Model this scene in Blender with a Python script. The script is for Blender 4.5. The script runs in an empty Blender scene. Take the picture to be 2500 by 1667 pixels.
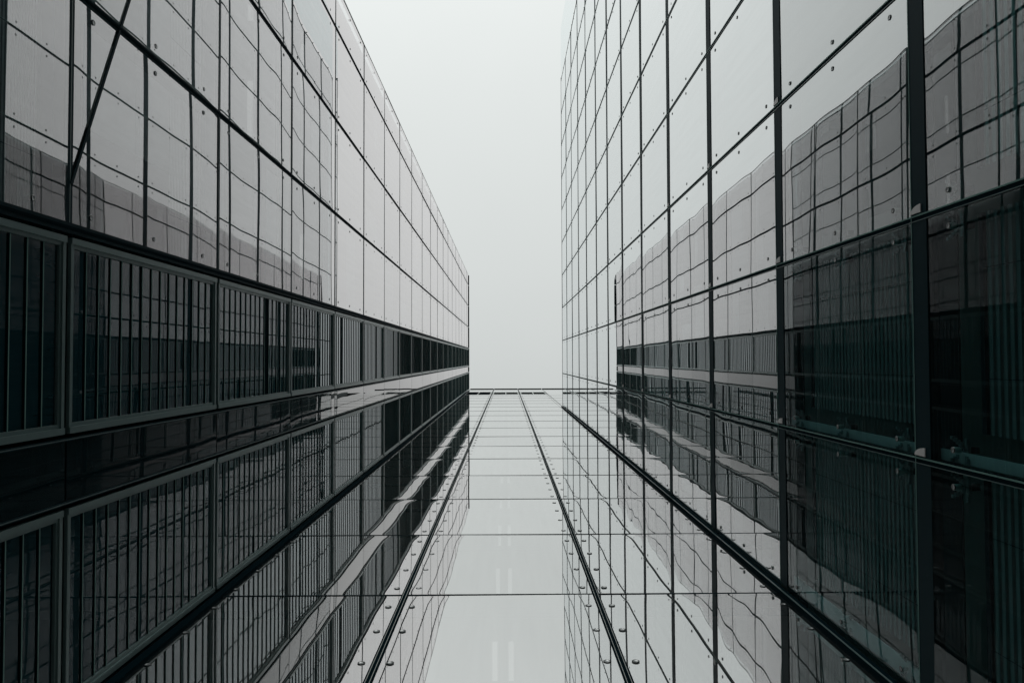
import bpy, math, random
from mathutils import Matrix, Vector
random.seed(7)
sc = bpy.context.scene
C = sc.collection
R = math.radians

# ------------------------------------------------------------------ dimensions (metres)
F = 1700.0                      # focal length in photo pixels (2500 wide)
EYE = 1.6
YB, XL, XR = 4.0, 4.97, 4.74    # distance of the three facades from the camera
def floor_z(k):                 # height of transom k; the upper storeys are taller
    return EYE + 7.92 + (4.08*k if k <= 7 else 4.08*7 + 4.54*(k-7))
K_LEFT, K_RIGHT = 19, 12
TOP_BACK = EYE + 94.7

# ------------------------------------------------------------------ materials
def new_mat(name):
    m = bpy.data.materials.new(name); m.use_nodes = True
    nt = m.node_tree
    for n in list(nt.nodes): nt.nodes.remove(n)
    return m, nt, nt.nodes, nt.links

def plain(name, col, rough=0.5, metal=0.0, bump=0.0, vary=0.12, spec=0.5, scale=6.0):
    m, nt, N, L = new_mat(name)
    out = N.new('ShaderNodeOutputMaterial'); p = N.new('ShaderNodeBsdfPrincipled')
    p.inputs['Roughness'].default_value = rough; p.inputs['Metallic'].default_value = metal
    p.inputs['Specular IOR Level'].default_value = spec
    tc = N.new('ShaderNodeTexCoord'); no = N.new('ShaderNodeTexNoise')
    no.inputs['Scale'].default_value = scale; no.inputs['Detail'].default_value = 5
    L.new(tc.outputs['Object'], no.inputs['Vector'])
    mr = N.new('ShaderNodeMapRange'); mr.inputs['To Min'].default_value = 1-vary; mr.inputs['To Max'].default_value = 1+vary
    L.new(no.outputs['Fac'], mr.inputs['Value'])
    mx = N.new('ShaderNodeMix'); mx.data_type = 'RGBA'; mx.blend_type = 'MULTIPLY'; mx.inputs['Factor'].default_value = 1
    mx.inputs['A'].default_value = (*col, 1); L.new(mr.outputs['Result'], mx.inputs['B'])
    L.new(mx.outputs['Result'], p.inputs['Base Color'])
    if bump:
        b = N.new('ShaderNodeBump'); b.inputs['Strength'].default_value = bump; b.inputs['Distance'].default_value = 0.01
        L.new(no.outputs['Fac'], b.inputs['Height']); L.new(b.outputs['Normal'], p.inputs['Normal'])
    L.new(p.outputs['BSDF'], out.inputs['Surface'])
    return m

def mirror_glass(name, r0, tint, through, body=None, rough=0.0, dirt=0.03, p=4.0, dust=.05):
    """coated facade glass: strong reflection that rises towards grazing, the rest seen through (or a dark body)"""
    m, nt, N, L = new_mat(name)
    out = N.new('ShaderNodeOutputMaterial')
    lw = N.new('ShaderNodeLayerWeight'); lw.inputs['Blend'].default_value = 0.5
    pw = N.new('ShaderNodeMath'); pw.operation = 'POWER'; pw.inputs[1].default_value = p
    L.new(lw.outputs['Facing'], pw.inputs[0])
    tc = N.new('ShaderNodeTexCoord'); no = N.new('ShaderNodeTexNoise')
    mp = N.new('ShaderNodeMapping'); mp.inputs['Scale'].default_value = (1.3, 1.3, 0.35)
    L.new(tc.outputs['Object'], mp.inputs['Vector']); L.new(mp.outputs['Vector'], no.inputs['Vector'])
    no.inputs['Scale'].default_value = 1.6; no.inputs['Detail'].default_value = 6
    oi = N.new('ShaderNodeObjectInfo')
    rm = N.new('ShaderNodeMapRange'); rm.inputs['To Min'].default_value = r0-dirt; rm.inputs['To Max'].default_value = r0+dirt
    L.new(no.outputs['Fac'], rm.inputs['Value'])
    rr = N.new('ShaderNodeMapRange'); rr.inputs['To Min'].default_value = -0.045; rr.inputs['To Max'].default_value = 0.045
    L.new(oi.outputs['Random'], rr.inputs['Value'])
    ad = N.new('ShaderNodeMath'); ad.operation = 'ADD'; L.new(rm.outputs['Result'], ad.inputs[0]); L.new(rr.outputs['Result'], ad.inputs[1])
    # fac = r + (1-r)*facing^4
    inv = N.new('ShaderNodeMath'); inv.operation = 'SUBTRACT'; inv.inputs[0].default_value = 1; L.new(ad.outputs[0], inv.inputs[1])
    ma = N.new('ShaderNodeMath'); ma.operation = 'MULTIPLY_ADD'
    L.new(inv.outputs[0], ma.inputs[0]); L.new(pw.outputs[0], ma.inputs[1]); L.new(ad.outputs[0], ma.inputs[2]); ma.use_clamp = True
    gl = N.new('ShaderNodeBsdfGlossy'); gl.inputs['Color'].default_value = (*tint, 1); gl.inputs['Roughness'].default_value = rough
    if body is None:
        lo = N.new('ShaderNodeBsdfTransparent'); lo.inputs['Color'].default_value = (*through, 1)
    else:
        lo = N.new('ShaderNodeBsdfDiffuse'); lo.inputs['Color'].default_value = (*body, 1)
    mx = N.new('ShaderNodeMixShader')
    L.new(ma.outputs[0], mx.inputs['Fac']); L.new(lo.outputs[0], mx.inputs[1]); L.new(gl.outputs[0], mx.inputs[2])
    # thin film of dust with rain streaks
    n2 = N.new('ShaderNodeTexNoise'); m2 = N.new('ShaderNodeMapping'); m2.inputs['Scale'].default_value = (9, 9, .9)
    L.new(tc.outputs['Object'], m2.inputs['Vector']); L.new(m2.outputs['Vector'], n2.inputs['Vector'])
    n2.inputs['Scale'].default_value = 2.0; n2.inputs['Detail'].default_value = 7; n2.inputs['Roughness'].default_value = .65
    r2 = N.new('ShaderNodeMapRange'); r2.inputs['From Min'].default_value = .35; r2.inputs['From Max'].default_value = .8
    r2.inputs['To Min'].default_value = .004; r2.inputs['To Max'].default_value = dust
    L.new(n2.outputs['Fac'], r2.inputs['Value'])
    df = N.new('ShaderNodeBsdfDiffuse'); df.inputs['Color'].default_value = (.42, .46, .45, 1)
    fx = N.new('ShaderNodeMixShader'); L.new(r2.outputs['Result'], fx.inputs['Fac']); L.new(mx.outputs[0], fx.inputs[1]); L.new(df.outputs[0], fx.inputs[2])
    L.new(fx.outputs[0], out.inputs['Surface'])
    return m

M = {
 'glassl':  mirror_glass('facade_glass_left', 0.34, (1.0, 0.965, 0.975), (0.72, 0.82, 0.82), p=1.75),
 'glasslow': mirror_glass('facade_glass_low', 0.29, (0.965, 0.98, 0.985), (0.42, 0.72, 0.72), p=1.9),
 'glassr':  mirror_glass('facade_glass_right', 0.55, (0.965, 0.98, 0.985), (0.42, 0.66, 0.66), p=1.8),
 'glassb':  mirror_glass('facade_glass_back', 0.64, (0.985, 0.990, 0.985), (0.72, 0.82, 0.82)),
 'blade':   mirror_glass('louvre_glass', 0.04, (0.93, 0.96, 0.985), None, body=(0.005, 0.036, 0.046), p=3.1, dirt=.02, dust=.02),
 'clear':   mirror_glass('clear_glass', 0.035, (0.90, 0.98, 0.99), (0.40, 0.66, 0.67), p=3.4, dust=.02),
 'strip':   mirror_glass('spandrel_glass', 0.05, (1.0, 0.965, 0.97), None, body=(0.002, 0.014, 0.018), p=3.3, dust=.015),
 'edge':    plain('glass_edge', (0.16, 0.32, 0.29), 0.5, spec=0.3),
 'dark':    plain('black_anodised', (0.006, 0.028, 0.036), 0.6, 0.0, spec=0.08),
 'gasket':  plain('rubber_gasket', (0.002, 0.013, 0.018), 0.9, spec=0.02),
 'alu':     plain('grey_aluminium', (0.15, 0.225, 0.225), 0.30, 0.0, vary=0.12, spec=0.5),
 'alulight':plain('pale_aluminium', (0.50, 0.56, 0.54), 0.45, 0.0, vary=0.08),
 'steel':   plain('stainless_steel', (0.35, 0.37, 0.37), 0.35, 0.6),
 'boltring':plain('dark_steel', (0.05, 0.06, 0.06), 0.35, 0.7),
 'slab':    plain('ceiling_board', (0.42, 0.44, 0.43), 0.8, vary=0.1, scale=1.5),
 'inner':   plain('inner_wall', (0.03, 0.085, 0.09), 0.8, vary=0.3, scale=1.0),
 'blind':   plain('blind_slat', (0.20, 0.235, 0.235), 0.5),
 'blindlit': plain('blind_slat_lit', (0.85, 0.88, 0.87), 0.5),  # lighter copy of the blind slat, skylight put into its colour
 'body':    plain('side_wall_panel', (0.20, 0.23, 0.23), 0.6, vary=0.15, scale=0.8),
 'roof':    plain('roof_felt', (0.09, 0.09, 0.09), 0.9),
 'white':   plain('white_cap', (0.80, 0.78, 0.78), 0.5),
 'paving':  plain('dark_paving', (0.045, 0.05, 0.05), 0.7, bump=0.3, vary=0.3, scale=2.5),
}

# ------------------------------------------------------------------ mesh helper
class MB:
    def __init__(s): s.v = []; s.f = []; s.m = []; s.mats = []
    def mi(s, mat):
        if mat not in s.mats: s.mats.append(mat)
        return s.mats.index(mat)
    def box(s, a, b, mat):
        x0, y0, z0 = a; x1, y1, z1 = b
        i = len(s.v)
        s.v += [(x0,y0,z0),(x1,y0,z0),(x1,y1,z0),(x0,y1,z0),(x0,y0,z1),(x1,y0,z1),(x1,y1,z1),(x0,y1,z1)]
        s.f += [tuple(i+j for j in q) for q in ((3,2,1,0),(4,5,6,7),(0,1,5,4),(2,3,7,6),(1,2,6,5),(3,0,4,7))]
        s.m += [s.mi(mat)]*6
        return s
    def quad(s, pts, mat):
        i = len(s.v); s.v += list(pts); s.f.append(tuple(range(i, i+len(pts)))); s.m.append(s.mi(mat)); return s
    def prism(s, prof, z0, z1, mat, axis='z'):
        """prof: list of (a, n) points, extruded along z (or along s when axis='s')"""
        n = len(prof); i = len(s.v)
        if axis == 'z':
            s.v += [(a, b, z0) for a, b in prof] + [(a, b, z1) for a, b in prof]
        else:
            s.v += [(z0, b, a) for a, b in prof] + [(z1, b, a) for a, b in prof]
        for j in range(n):
            k = (j+1) % n
            s.f.append((i+j, i+k, i+n+k, i+n+j)); s.m.append(s.mi(mat))
        s.f.append(tuple(i+j for j in reversed(range(n)))); s.f.append(tuple(i+n+j for j in range(n)))
        s.m += [s.mi(mat)]*2
        return s
    def lathe(s, prof, mat, c=(0,0,0), seg=14, mats=None):
        """prof: list of (r, n) along +y (outwards) axis, centred at c"""
        i = len(s.v)
        for r, n in prof:
            for j in range(seg):
                t = 2*math.pi*j/seg
                s.v.append((c[0]+r*math.cos(t), c[1]+n, c[2]+r*math.sin(t)))
        for p in range(len(prof)-1):
            mt = s.mi(mats[p] if mats else mat)
            for j in range(seg):
                k = (j+1) % seg
                s.f.append((i+p*seg+j, i+(p+1)*seg+j, i+(p+1)*seg+k, i+p*seg+k)); s.m.append(mt)
        s.f.append(tuple(i+(len(prof)-1)*seg+j for j in reversed(range(seg)))); s.m.append(s.mi(mats[-1] if mats else mat))
        return s
    def mesh(s, name, smooth=False):
        me = bpy.data.meshes.new(name); me.from_pydata(s.v, [], s.f)
        for mt in s.mats: me.materials.append(mt)
        me.polygons.foreach_set('material_index', s.m)
        if smooth: me.polygons.foreach_set('use_smooth', [True]*len(s.f))
        me.update(); return me
    def add_mesh(s, me, mat4):
        i = len(s.v)
        s.v += [tuple(mat4 @ v.co) for v in me.vertices]
        for p in me.polygons:
            s.f.append(tuple(i+j for j in p.vertices)); s.m.append(s.mi(me.materials[p.material_index]))
        return s

def put(name, me, parent, loc=(0,0,0), scale=(1,1,1), kind=None, label=None):
    o = bpy.data.objects.new(name, me); C.objects.link(o); o.parent = parent
    o.location = loc; o.scale = scale
    if kind: o['kind'] = kind
    if label: o['label'] = label
    return o

def building(name, loc, rotz, label, cat):
    o = bpy.data.objects.new(name, None); C.objects.link(o)
    o.empty_display_size = 2
    o.location = loc; o.rotation_euler = (0, 0, rotz); o['label'] = label; o['category'] = cat
    return o

# ------------------------------------------------------------------ glass panes (unit 1 x 1, slightly pillowed as toughened panes are)
def pane_mesh(i, mat, w=2.75, h=4.05, seed=0, amp=1.0):
    rnd = random.Random(seed*31+i)
    nz, ns = 40, 16
    zs = [0.5-0.5*math.cos(math.pi*j/nz)*(1) for j in range(nz+1)]
    ss = [0.5-0.5*math.cos(math.pi*j/ns) for j in range(ns+1)]
    A0, A1 = amp*rnd.uniform(.0016, .0032), amp*rnd.uniform(.0016, .0032)
    B = amp*rnd.uniform(.0006, .0014)
    L0, L1 = rnd.uniform(.22, .34), rnd.uniform(.22, .34)
    waves = [(rnd.uniform(.7, 1.9), rnd.uniform(-.5, .5), rnd.uniform(0, 6.28), amp*rnd.uniform(.00003, .00012)) for _ in range(4)]
    bow = amp*rnd.uniform(-.0006, .0012)
    tz, ts = amp*rnd.uniform(-.0011, .0011), amp*rnd.uniform(-.0022, .0022)
    V = []
    for z in zs:
        Z = z*h
        for s in ss:
            S = s*w
            n = -A0*math.exp(-(Z/L0)**1.3) - A1*math.exp(-((h-Z)/L1)**1.3)
            n += -B*(math.exp(-S/.25)+math.exp(-(w-S)/.25))
            n += bow*math.sin(math.pi*z)*math.sin(math.pi*s) + tz*Z + ts*S
            for kz, ks, ph, a in waves: n += a*math.sin(kz*2*math.pi*Z/1.6+ks*2*math.pi*S/1.6+ph)
            V.append((s, n, z))
    Fc = []
    for a in range(nz):
        for b in range(ns):
            p = a*(ns+1)+b; Fc.append((p, p+1, p+ns+2, p+ns+1))
    # outward (+y) normal for (s, z) needs reversed winding
    Fc = [tuple(reversed(q)) for q in Fc]
    me = bpy.data.meshes.new('pane'); me.from_pydata(V, [], Fc); me.materials.append(mat)
    me.polygons.foreach_set('use_smooth', [True]*len(Fc)); me.update()
    return me
PANES_L = [pane_mesh(i, M['glassl'], seed=3, amp=.85) for i in range(11)]
PANES_R = [pane_mesh(i, M['glassr'], seed=9) for i in range(11)]
PANES_W = [pane_mesh(i, M['glasslow'], seed=17) for i in range(6)]
PANES_C = [pane_mesh(i, M['clear'], seed=21) for i in range(4)]
PANES_B = [pane_mesh(i, M['glassb'], w=3.2, seed=14) for i in range(6)]
STRIPS = [pane_mesh(i, M['strip'], w=.68, seed=5, amp=.8) for i in range(4)]

def panes(root, cells, name='glass_pane', lib=None, cap=100, cam_s=0.0):
    """cells: (s0, s1, z0, z1). The nearest become parts, the far rest one part"""
    cells = sorted(cells, key=lambda c: c[2]**2 + (0.5*(c[0]+c[1])-cam_s)**2*2.0)
    rest = None
    for i, (s0, s1, z0, z1) in enumerate(cells):
        me = lib[random.randrange(len(lib))]
        flip = random.random() < .5
        w = s1-s0
        if i < cap:
            put(name, me, root, (s0, 0, z0), (w, 1, z1-z0))
        else:
            if rest is None: rest = MB()
            rest.add_mesh(me, Matrix.Translation((s0, 0, z0)) @ Matrix.Diagonal((w, 1, z1-z0, 1)))
    if rest:
        put(name, rest.mesh('distant_panes', True), root, kind='stuff')

# ------------------------------------------------------------------ point fixings
bb = MB(); RB = .052
bb.lathe([(RB*.80, -.075), (RB*.98, -.074), (RB*.98, -.004), (RB*.6, -.003), (RB*.6, .001), (RB*.98, .0015), (RB, .005), (RB*.66, .007), (RB*.60, .005), (RB*.2, .005)],
         M['boltring'], mats=[M['alu'], M['alulight'], M['alu'], M['boltring'], M['boltring'], M['boltring'], M['boltring'], M['steel'], M['steel'], M['steel']])
BOLT = bb.mesh('bolt', True)
def bolts(root, spots, cap=100, k=.66):
    spots = sorted(spots, key=lambda p: p[1]**2 + p[0]**2)
    rest = None
    for i, (s, z) in enumerate(spots):
        if i < cap: put('glass_bolt', BOLT, root, (s, .001, z), (k, 1, k))
        else:
            if rest is None: rest = MB()
            rest.add_mesh(BOLT, Matrix.Translation((s, .001, z)) @ Matrix.Diagonal((k, 1, k, 1)))
    if rest: put('glass_bolt', rest.mesh('distant_bolts', True), root, kind='stuff')

sp = MB()      # four-armed steel spider standing behind the glass
for sx, sz in ((1,1),(1,-1),(-1,1),(-1,-1)):
    sp.prism([(-.012, -.16), (.012, -.16), (.012, -.13), (-.012, -.13)], -.001, .001, M['steel'])
    for t in range(6):
        a, b = t/6, (t+1)/6
        w = .020*(1-a)+.010
        x0, x1, z0, z1 = sx*.13*a, sx*.13*b, sz*.13*a, sz*.13*b
        y = -.17+.10*a
        sp.box((min(x0,x1)-w/2, y, min(z0,z1)-w/2), (max(x0,x1)+w/2, y+.03, max(z0,z1)+w/2), M['steel'])
sp.box((-.035, -.26, -.035), (.035, -.14, .035), M['boltring'])
SPIDER = sp.mesh('spider')

# ------------------------------------------------------------------ louvre panel: frame (part) > blades (sub-part), unit height cell
def louvre_meshes(w, h, nb, seed, q=.015, shut=False, frame=M['alu']):
    """local origin: lower corner at s=0, z=0, glass plane n=0"""
    rnd = random.Random(seed)
    fw, fz = .115, .085
    g = .045                      # joint half width to neighbours
    fr = MB()
    # outer stepped frame: outer flange and inner lip
    for (a, b) in (((g, -.04, g), (g+fw*.62, .012, h-g)), ((w-g-fw*.62, -.04, g), (w-g, .012, h-g)),
                   ((g+fw*.62, -.04, g), (w-g-fw*.62, .0, g+fz*.62)), ((g+fw*.62, -.04, h-g-fz*.62), (w-g-fw*.62, .0, h-g))):
        fr.box(a, b, frame)
    i0, i1, j0, j1 = g+fw*.62, w-g-fw*.62, g+fz*.62, h-g-fz*.62
    for (a, b) in (((i0, -.06, j0), (i0+fw*.38, -.018, j1)), ((i1-fw*.38, -.06, j0), (i1, -.018, j1)),
                   ((i0+fw*.38, -.06, j0), (i1-fw*.38, -.020, j0+fz*.38)), ((i0+fw*.38, -.06, j1-fz*.38), (i1-fw*.38, -.020, j1))):
        fr.box(a, b, frame)
    # dark back of the joints
    fr.box((-.0, -.11, -.0), (w, -.08, h), M['gasket'])
    bl = MB()
    a0, a1 = i0+fw*.38, i1-fw*.38
    b0, b1 = j0+fz*.38, j1-fz*.38
    p = (b1-b0)/nb
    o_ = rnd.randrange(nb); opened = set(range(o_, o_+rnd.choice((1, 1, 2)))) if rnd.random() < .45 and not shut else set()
    nb0 = -.048 if q < .03 else -.070
    for i in range(nb):
        z0 = b0+i*p
        tilt = rnd.gauss(0, .0015)
        # horizontal fin under the blade, its front edge catches the light
        bl.box((a0, nb0-.004, z0+.002), (a1, nb0+q-.001, z0+.010), M['dark'])
        bl.box((a0, nb0+q-.001, z0+.000), (a1, nb0+q, z0+.016), M['edge'])
        zt = z0+p-.028
        n1 = nb0+tilt*(zt-z0)
        bl.quad([(a0, nb0, z0+.012), (a0, n1, zt), (a1, n1, zt), (a1, nb0, z0+.012)], M['gasket'] if i in opened else M['blade'])  # opened blades keep their place; black colour stands for the dark inside
        bl.box((a0, nb0-.020, zt), (a1, nb0-.008, z0+p), M['gasket'])
    return fr.mesh('louvre_frame'), bl.mesh('blades')

# ================================================================== LEFT BUILDING (local s = -y, n = +x)
left = building('office_building', (-XL, 0, 0), R(-90),
   'tall office block on the left, glass panes beside two columns of framed louvre windows', 'building')
S_M = [1.516, 4.268, 7.03, 9.74]; S_EDGE = 11.06
zs_l = [EYE-1.4, EYE+7.92-4.08] + [floor_z(k) for k in range(0, K_LEFT+1)]
zc = list(zip(zs_l[:-1], zs_l[1:]))
g = .012
cells = []
for a, b in zip(S_M, S_M[1:]+[S_EDGE]):
    for z0, z1 in zc: cells.append((a+g, b-g, z0+g, z1-g))
panes(left, cells, lib=PANES_L)
cells = [(-1.575, -.905, z0+.012, z1-.012) for z0, z1 in zc]
panes(left, cells, name='spandrel_strip', lib=STRIPS)
# louvre columns
LB = {}
def louvre(root, s0, w, z0, h, nb=15, q=.015):
    shut = z0 < EYE+11
    key = (round(w, 3), round(h, 3), random.randrange(5), q, shut)
    if key not in LB: LB[key] = louvre_meshes(w, h, nb, len(LB), q, shut)
    f, b = LB[key]
    o = put('louvre_window', f, root, (s0, 0, z0))
    put('louvre_blades', b, o)
for i, (z0, z1) in enumerate(zc):
    q = .015 if i < 8 else (.018 if i < 18 else .046)
    louvre(left, -.865, 1.516-.06+.865, z0, z1-z0, q=q)
    q = .015 if i < 7 else (.021 if i < 17 else .046)
    louvre(left, -3.95, 3.95-1.62, z0, z1-z0, q=q)
ztop = zs_l[-1]
# mullions
for s in S_M:
    mb = MB(); w = .052 if s > 2 else .06
    mb.box((s-w, -.06, .2), (s+w, .008, ztop), M['dark'])
    mb.box((s-.018, .008, .2), (s+.018, .020, ztop), M['gasket'])
    put('mullion', mb.mesh('mullion'), left)
for s in (-.884, -1.598):
    mb = MB(); mb.box((s-.018, -.07, .2), (s+.018, .012, ztop), M['dark'])
    mb.box((s-.004, .012, .2), (s+.004, .018, ztop), M['alu'])
    put('mullion', mb.mesh('mullion'), left)
for z in zs_l[1:-1]:
    mb = MB()
    mb.box((S_M[0]+.053, -.05, z-.045), (S_EDGE-.002, .004, z+.045), M['dark'])
    mb.box((S_M[0]+.053, .004, z-.006), (S_EDGE-.002, .006, z+.006), M['alu'])
    put('transom', mb.mesh('transom'), left)
sb = []
for (z0, z1) in zc[1:]:
    for fz in (.10, .465, .85):
        z = z0+fz*(z1-z0)
        for s in S_M:
            sb.append((s+.195, z))
            if s > 2: sb.append((s-.195, z))
        sb.append((S_EDGE-.195, z))
bolts(left, sb)
mb = MB()
cps = [-3.9, -1.6, -.884]+S_M+[S_EDGE+.02]
for a, b in zip(cps, cps[1:]):
    mb.box((a+.04, -.35, ztop+.01), (b-.04, .075, ztop+.30), M['gasket'])
put('coping', mb.mesh('coping'), left)
mb = MB(); mb.box((S_EDGE, -.10, .2), (S_EDGE+.02, .012, ztop), M['alulight'])
put('edge_trim', mb.mesh('edge_trim'), left)

def body(root, s0, s1, top, depth=14):
    mb = MB()
    mb.box((s0, -depth-.3, 0), (s1, -depth, top), M['body'])
    mb.box((s0, -depth, 0), (s0+.3, -.2, top), M['body'])
    mb.box((s1-.3, -depth, 0), (s1, -.2, top), M['body'])
    put('outer_wall', mb.mesh('outer_wall'), root)
    mb = MB(); mb.box((s0+.3, -depth, top-.3), (s1-.3, -.37, top), M['roof']); put('roof', mb.mesh('roof'), root)
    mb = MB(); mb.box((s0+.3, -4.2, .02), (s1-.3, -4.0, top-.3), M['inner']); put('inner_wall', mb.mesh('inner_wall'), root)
def slabs(root, s0, s1, zs):
    for z in zs:
        mb = MB(); mb.box((s0, -3.98, z-.20), (s1, -.32, z+.16), M['slab']); mb.box((s0, -.32, z-.20), (s1, -.30, z+.16), M['dark'])
        put('floor_slab', mb.mesh('floor_slab'), root)
body(left, -12.0, S_EDGE, ztop)
slabs(left, 1.45, S_EDGE-.31, zs_l[1:-1])
mb = MB(); mb.box((-4.05, -.16, .1), (1.45, -.13, ztop), M['gasket']); put('backing_wall', mb.mesh('backing_wall'), left)

# ================================================================== RIGHT BUILDING (local s = +y, n = -x)
right = building('office_building', (XR, 0, 0), R(90),
   'lower glass office block on the right, gridded with dark mullions and wide floor bands', 'building')
RS = [3.93] + [1.171-2.782*i for i in range(0, 10)]
RS = sorted(RS)
REND = -24.17
zs_r = [EYE-1.4, EYE+7.92-4.08] + [floor_z(k) for k in range(0, K_RIGHT+1)]
zr = list(zip(zs_r[:-1], zs_r[1:]))
HB = .145
cells = []
cols = list(zip(RS[:-1], RS[1:]))
for a, b in cols:
    for z0, z1 in zr: cells.append((a+.012, b-.012, z0+HB-.01, z1-HB+.01))
clear_cells = [c for c in cells if c[0] > -2 and c[3] < zs_r[3]]     # clear panes in front of the slatted screens
low_cells = [c for c in cells if c[0] < -2 and c[3] < zs_r[3]]
panes(right, [c for c in cells if c not in clear_cells and c not in low_cells], lib=PANES_R, cap=100-len(clear_cells)-len(low_cells))
panes(right, low_cells, lib=PANES_W)
panes(right, clear_cells, lib=PANES_C)
ztr = zs_r[-1]
for s in RS[:-1]:
    mb = MB()
    mb.box((s-.038, -.05, .2), (s+.038, .008, ztr), M['gasket'])
    mb.box((s-.036, .008, .2), (s-.020, .014, ztr), M['edge'])
    mb.box((s+.027, .008, .2), (s+.036, .012, ztr), M['alu'])
    put('mullion', mb.mesh('mullion'), right)
for z in zs_r[1:-1]:
    mb = MB()
    mb.box((RS[0]+.056, -.12, z-HB), (RS[-1]-.06, .006, z+HB), M['dark'])
    mb.box((RS[0]+.056, .006, z+HB-.012), (RS[-1]-.06, .010, z+HB), M['edge'])
    put('transom', mb.mesh('transom'), right)
sb = []
for (z0, z1) in zr[1:]:
    for fz in (.13, .50, .87):
        z = z0+fz*(z1-z0)
        for s in RS:
            sb.append((s-.195, z))
            if s < 3: sb.append((s+.195, z))
bolts(right, sb)
for s, z in sorted([p for p in sb if p[0] > -2.2 and EYE+5 < p[1] < EYE+22], key=lambda p: p[1])[:30]:
    put('spider_fitting', SPIDER, right, (s, 0, z))
# pale inner reveals beside the mullions and small white end caps on the floor bands
for s in RS:
    if s < 0: continue
    mb = MB(); wd = .17 if s < 3 else .27
    for z0, z1 in zr[:6]: mb.box((s-wd, -.12, z0+HB+.02), (s-.048, -.10, z1-HB-.02), M['white'])
    put('inner_reveal', mb.mesh('inner_reveal'), right)
cap = MB()
pr = [(0, 0)] + [(-.095*math.cos(t*math.pi/16), .20*math.sin(t*math.pi/16)) for t in range(9)]
i0 = len(cap.v)
for n in (0.0, .012):
    cap.v += [(a, n, b) for a, b in pr]
n_ = len(pr)
for j in range(n_):
    k = (j+1) % n_; cap.f.append((j, k, n_+k, n_+j)); cap.m.append(cap.mi(M['white']))
cap.f.append(tuple(reversed(range(n_)))); cap.f.append(tuple(n_+j for j in range(n_))); cap.m += [0, 0]
CAP = cap.mesh('end_cap')
for s in RS[:-1]:
    if s < -5: continue
    for z in zs_r[2:8]:
        put('end_cap', CAP, right, (s-.058, .0065, z-.055))
mb = MB(); mb.box((REND-.01, -.3, ztr+.01), (RS[-1], .012, ztr+.10), M['alu']); put('coping', mb.mesh('coping'), right)
body(right, REND, 12.0, ztr)
slabs(right, REND+.31, 3.9, zs_r[1:-1])
# glass wing standing free beyond the end wall
wing = []
for a, b in ((REND-2.78, REND-.03), (REND-4.3, REND-2.81)):
    for z0, z1 in zr: wing.append((a, b, z0+.012, z1-.012))
panes(right, wing, name='wing_glass', lib=PANES_R)

# slatted screens hanging behind the lower panes
def screen(root, s0, s1, z0, z1, pitch, n=-.22, hgt=.5, mat=None):
    mat = mat or M['blind']
    mb = MB(); k = int((z1-z0)/pitch)
    for i in range(k):
        z = z0+i*pitch
        mb.box((s0, n-.004, z), (s1, n, z+pitch*hgt), mat)
    for sx_ in (s0+.25*(s1-s0), s0+.75*(s1-s0)):
        mb.box((sx_-.004, n+.001, z0), (sx_+.004, n+.004, z1), M['dark'])
    mb.box((s0, n-.03, z1), (s1, n+.01, z1+.06), M['dark'])
    put('slat_screen', mb.mesh('slat_screen'), root)
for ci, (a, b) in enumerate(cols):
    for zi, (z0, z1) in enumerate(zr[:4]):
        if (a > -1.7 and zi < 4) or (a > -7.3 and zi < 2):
            screen(right, a+.10, b-.38, z0+.22, z1-.75, .100, mat=M['blind'] if a > -1.7 else M['blindlit'])  # upper screens take the lighter slat, with the sky's light painted in
for zi, (z0, z1) in enumerate(zc[:3]):
    for a, b in zip(S_M, S_M[1:]):
        if zi < 2 : screen(left, a+.1, b-.1, z0+.15, z1-.2, .05, mat=M['blindlit'])
        else: screen(left, a+.1, b-.1, z1-1.3, z1-.2, .05, mat=M['blindlit'])
def roller(root, s0, s1, z0, z1, n=-.24):
    mb = MB(); mb.box((s0, n-.004, z0), (s1, n, z1), M['white']); mb.box((s0, n-.01, z0-.03), (s1, n+.006, z0), M['alu'])
    mb.box((s0-.01, n-.05, z1), (s1+.01, n+.02, z1+.07), M['alu'])
    put('roller_blind', mb.mesh('roller_blind'), root)
rb = random.Random(11)
for zi, (z0, z1) in enumerate(zc[2:14]):
    for a, b in zip(S_M, S_M[1:]+[S_EDGE]):
        if rb.random() < .5:
            m_ = (a+b)/2; c0, c1 = (a+.1, b-.1) if rb.random() < .4 else ((a+.1, m_) if rb.random() < .5 else (m_, b-.1))
            roller(left, c0, c1, z1-.32-rb.choice((.7, 1.3, 2.2, 3.1)), z1-.32)
# slender steel tie running diagonally across the left glass, 
mb = MB()
A, B = Vector((2.02, 0, EYE+7.93)), Vector((9.9, 0, EYE+11.31))
dv = (B-A).normalized(); up = Vector((-dv.z, 0, dv.x))*.019
prof = [A-up, B-up, B+up, A+up]
mb.v += [(p_.x, n_, p_.z) for n_ in (.006, .018) for p_ in prof]
mb.f += [(0, 1, 2, 3), (7, 6, 5, 4), (0, 4, 5, 1), (1, 5, 6, 2), (2, 6, 7, 3), (3, 7, 4, 0)]; mb.m += [mb.mi(M['dark'])]*6
put('diagonal_tie', mb.mesh('diagonal_tie'), left)

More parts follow.
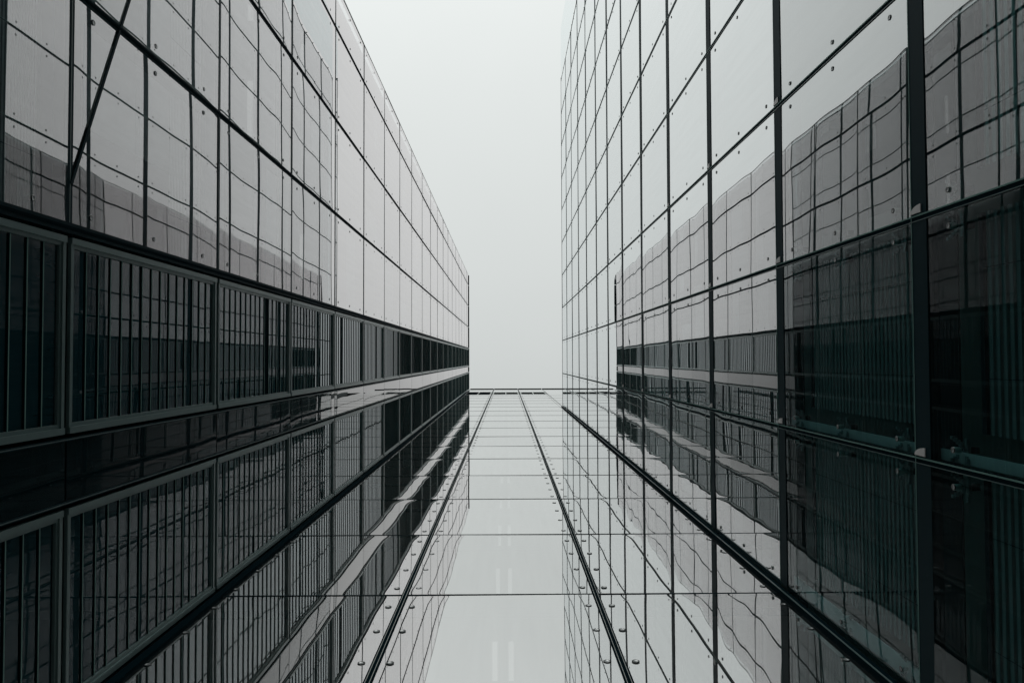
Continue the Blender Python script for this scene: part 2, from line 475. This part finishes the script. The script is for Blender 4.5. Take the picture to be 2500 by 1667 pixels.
# ================================================================== BACK BUILDING (local s = -x, n = -y)
back = building('office_building', (0, YB, 0), R(180),
   'tallest glass office block closing the courtyard between the other two', 'building')
BS = [-4*1.187, -4*.377, 4*.436, 4*1.249]   # mullions
zs_b = [EYE-1.4, EYE+7.92-4.08] + [floor_z(k) for k in range(0, 17)] + [EYE+80.0, EYE+86.8, TOP_BACK]
zb = list(zip(zs_b[:-1], zs_b[1:]))
cells = []
for ci, (a, b) in enumerate([(-8.0, BS[0])] + list(zip(BS[:-1], BS[1:]))):
    for zi, (z0, z1) in enumerate(zb):
        if z0 > EYE+79 and z0 < EYE+81 and ci > 0: continue
        cells.append((a+g, b-g, z0+.01, z1-.01))
panes(back, cells, lib=PANES_B)
for s in BS:
    mb = MB()
    w = .055 if abs(s) < 3 else .012
    mb.box((s-w, -.06, .2), (s+w, .010, TOP_BACK-.05), M['gasket'])
    if abs(s) < 3:
        mb.box((s-.032, .010, .2), (s-.024, .016, TOP_BACK-.05), M['alulight'])
        mb.box((s+.024, .010, .2), (s+.032, .016, TOP_BACK-.05), M['alulight'])
        mb.box((s-.13, -.16, .2), (s+.13, -.065, TOP_BACK-.5), M['gasket'])
    put('mullion', mb.mesh('mullion'), back)
spans = [(-8.0, BS[0])] + list(zip(BS[:-1], BS[1:]))
for z in zs_b[1:-3]:
    mb = MB()
    mb.box((-7.9, -.05, z-.015), (BS[3]-.04, .003, z+.015), M['dark'])
    put('transom', mb.mesh('transom'), back)
# top storey: dark vent openings, the ones by the left building stand taller
zv0, zv1 = EYE+80.0, EYE+86.8
for ci, (a, b) in enumerate(zip(BS[:-1], BS[1:])):
    tall = (ci == 2)
    v0, v1 = (zv0+.2, zv1-.2) if tall else (EYE+80.9, EYE+85.3)
    mid = (a+b)/2
    mb = MB()
    mb.box((a+.09, -.05, zv0), (b-.09, .001, v0), M['alulight'])
    mb.box((a+.09, -.05, v1), (b-.09, .001, zv1), M['alulight'])
    mb.box((mid-.05, -.05, v0), (mid+.05, .001, v1), M['alulight'])
    mb.box((a+.09, -.05, v0), (a+.22, .001, v1), M['alulight'])
    mb.box((b-.22, -.05, v0), (b-.09, .001, v1), M['alulight'])
    o = put('vent_surround', mb.mesh('vent_surround'), back)
    for x0, x1 in ((a+.22, mid-.05), (mid+.05, b-.22)):
        mb = MB(); mb.box((x0, -.12, v0), (x1, -.012, v1), M['gasket'])
        n = 14
        for i in range(n):
            zz = v0+(v1-v0)*(i+.5)/n; mb.box((x0+.002, -.011, zz-.03), (x1-.002, .002, zz+.03), M['gasket'])
        put('vent_slats', mb.mesh('vent_slats'), o)
sb = []
for (z0, z1) in zb[1:-3]:
    for fz in (.083, .345, .61, .86):
        z = z0+fz*(z1-z0)
        for s in BS[1:3]:
            sb += [(s-.19, z), (s+.19, z)]
        sb += [(BS[0]+.25, z), (BS[3]-.25, z)]
bolts(back, sb, k=1.0)
mb = MB()
for a, b in spans: mb.box((a+.04, -.4, TOP_BACK), (b-.04, .085, TOP_BACK+.3), M['gasket'])
put('coping', mb.mesh('coping'), back)
mb = MB()
mb.box((4.83, -.02, .1), (4.955, .05, EYE+91), M['gasket'])
put('corner_post', mb.mesh('corner_post'), back)
mb = MB()
mb.box((-4.735, -.02, .1), (-4.62, .075, ztr), M['gasket'])
mb.box((-4.655, .075, .1), (-4.635, .085, ztr), M['alu'])
put('corner_post', mb.mesh('corner_post'), back)
body(back, -12.0, 12.0, TOP_BACK)
slabs(back, -11.6, 11.6, zs_b[1:-3])

# ceiling lamps seen faintly through the glass
me_, nt_, N_, L_ = new_mat('lamp_tube'); em = N_.new('ShaderNodeEmission'); em.inputs['Color'].default_value = (1, .95, .93, 1)
em.inputs['Strength'].default_value = 0.22; L_.new(em.outputs[0], N_.new('ShaderNodeOutputMaterial').inputs['Surface'])
def lamp(root, a, b):
    mb = MB(); mb.box((a[0]-.02, a[1]-.02, a[2]+.001), (b[0]+.02, b[1]+.02, b[2]+.03), M['alulight']); mb.box(a, b, me_)
    put('ceiling_light', mb.mesh('ceiling_light'), root)
for k in range(1, 6):
    z = floor_z(k)-.24
    for x0 in (.21, -.06):
        lamp(back, (x0-.04, -1.35, z), (x0+.045, -.70, z+.01))
    for s in ((5.4, 8.1) if k != 3 else (2.6, 8.1)):
        if k < 5: lamp(left, (s-.3, -.95, z), (s+1.0, -.82, z+.01))

# ================================================================== ground
gm = MB(); gm.quad([(-600, -600, 0), (600, -600, 0), (600, 600, 0), (-600, 600, 0)], M['paving'])
go = bpy.data.objects.new('ground', gm.mesh('ground')); C.objects.link(go); go['kind'] = 'structure'

# ================================================================== camera: looks almost straight up
cam = bpy.data.cameras.new('camera'); co = bpy.data.objects.new('camera', cam); C.objects.link(co)
cam.sensor_width = 36; cam.lens = F/2500*36; cam.clip_end = 3000; cam.clip_start = .05
zen = Vector((-13, -44.5, -F)).normalized()
ax = Vector((1, .0035, 0)); ax = (ax - zen*ax.dot(zen)).normalized()
ay = zen.cross(ax)
rot = Matrix((ax, ay, zen))        # rows: world axes in camera space -> maps camera to world
co.matrix_world = Matrix.Translation((0, 0, EYE)) @ rot.to_4x4()
sc.camera = co

# ================================================================== light: overcast
SUN_EL, SUN_AZ = 38.0, 180.0       # the sun stands behind the cloud over the open end (-y)
w = bpy.data.worlds.new('World'); sc.world = w; w.use_nodes = True
N, L = w.node_tree.nodes, w.node_tree.links
for n in list(N): N.remove(n)
out = N.new('ShaderNodeOutputWorld'); bg = N.new('ShaderNodeBackground'); bg.inputs['Strength'].default_value = 0.1
sky = N.new('ShaderNodeTexSky'); sky.sky_type = 'NISHITA'; sky.sun_disc = False
sky.sun_elevation = R(SUN_EL); sky.sun_rotation = R(SUN_AZ); sky.dust_density = 4; sky.air_density = 1
hs = N.new('ShaderNodeHueSaturation'); hs.inputs['Saturation'].default_value = 0.12; L.new(sky.outputs[0], hs.inputs['Color'])
tc = N.new('ShaderNodeTexCoord'); sx = N.new('ShaderNodeSeparateXYZ'); L.new(tc.outputs['Generated'], sx.inputs[0])
gr = N.new('ShaderNodeMapRange'); gr.inputs['From Min'].default_value = -.5; gr.inputs['From Max'].default_value = .12
gr.inputs['To Min'].default_value = 9.0; gr.inputs['To Max'].default_value = 6.3
L.new(sx.outputs['Y'], gr.inputs['Value'])
no = N.new('ShaderNodeTexNoise'); no.inputs['Scale'].default_value = 2.2; no.inputs['Detail'].default_value = 3; L.new(tc.outputs['Generated'], no.inputs['Vector'])
nm = N.new('ShaderNodeMapRange'); nm.inputs['To Min'].default_value = .93; nm.inputs['To Max'].default_value = 1.07; L.new(no.outputs['Fac'], nm.inputs['Value'])
mu = N.new('ShaderNodeMath'); mu.operation = 'MULTIPLY'; L.new(gr.outputs[0], mu.inputs[0]); L.new(nm.outputs[0], mu.inputs[1])
cl = N.new('ShaderNodeMix'); cl.data_type = 'RGBA'; cl.blend_type = 'MULTIPLY'; cl.inputs['Factor'].default_value = 1
cl.inputs['A'].default_value = (.955, 1.0, .985, 1); L.new(mu.outputs[0], cl.inputs['B'])
mx = N.new('ShaderNodeMix'); mx.data_type = 'RGBA'; mx.inputs['Factor'].default_value = 0.9
L.new(hs.outputs[0], mx.inputs['A']); L.new(cl.outputs['Result'], mx.inputs['B'])
L.new(mx.outputs['Result'], bg.inputs['Color']); L.new(bg.outputs[0], out.inputs['Surface'])

sl = bpy.data.lights.new('sun', 'SUN'); sl.energy = 0.5; sl.angle = R(20); sl.color = (1, .97, .93)
so = bpy.data.objects.new('sun', sl); C.objects.link(so)
d = Vector((0, -math.cos(R(SUN_EL)), math.sin(R(SUN_EL))))
so.rotation_euler = d.to_track_quat('Z', 'Y').to_euler(); so.location = (0, -30, 60)

sc.view_settings.view_transform = 'Standard'; sc.view_settings.look = 'None'
sc.view_settings.exposure = 0; sc.view_settings.gamma = 1
cy = sc.cycles
cy.max_bounces = 16; cy.glossy_bounces = 14; cy.diffuse_bounces = 3; cy.transparent_max_bounces = 16; cy.transmission_bounces = 4
cy.sample_clamp_indirect = 4; cy.use_denoising = True; cy.caustics_reflective = True
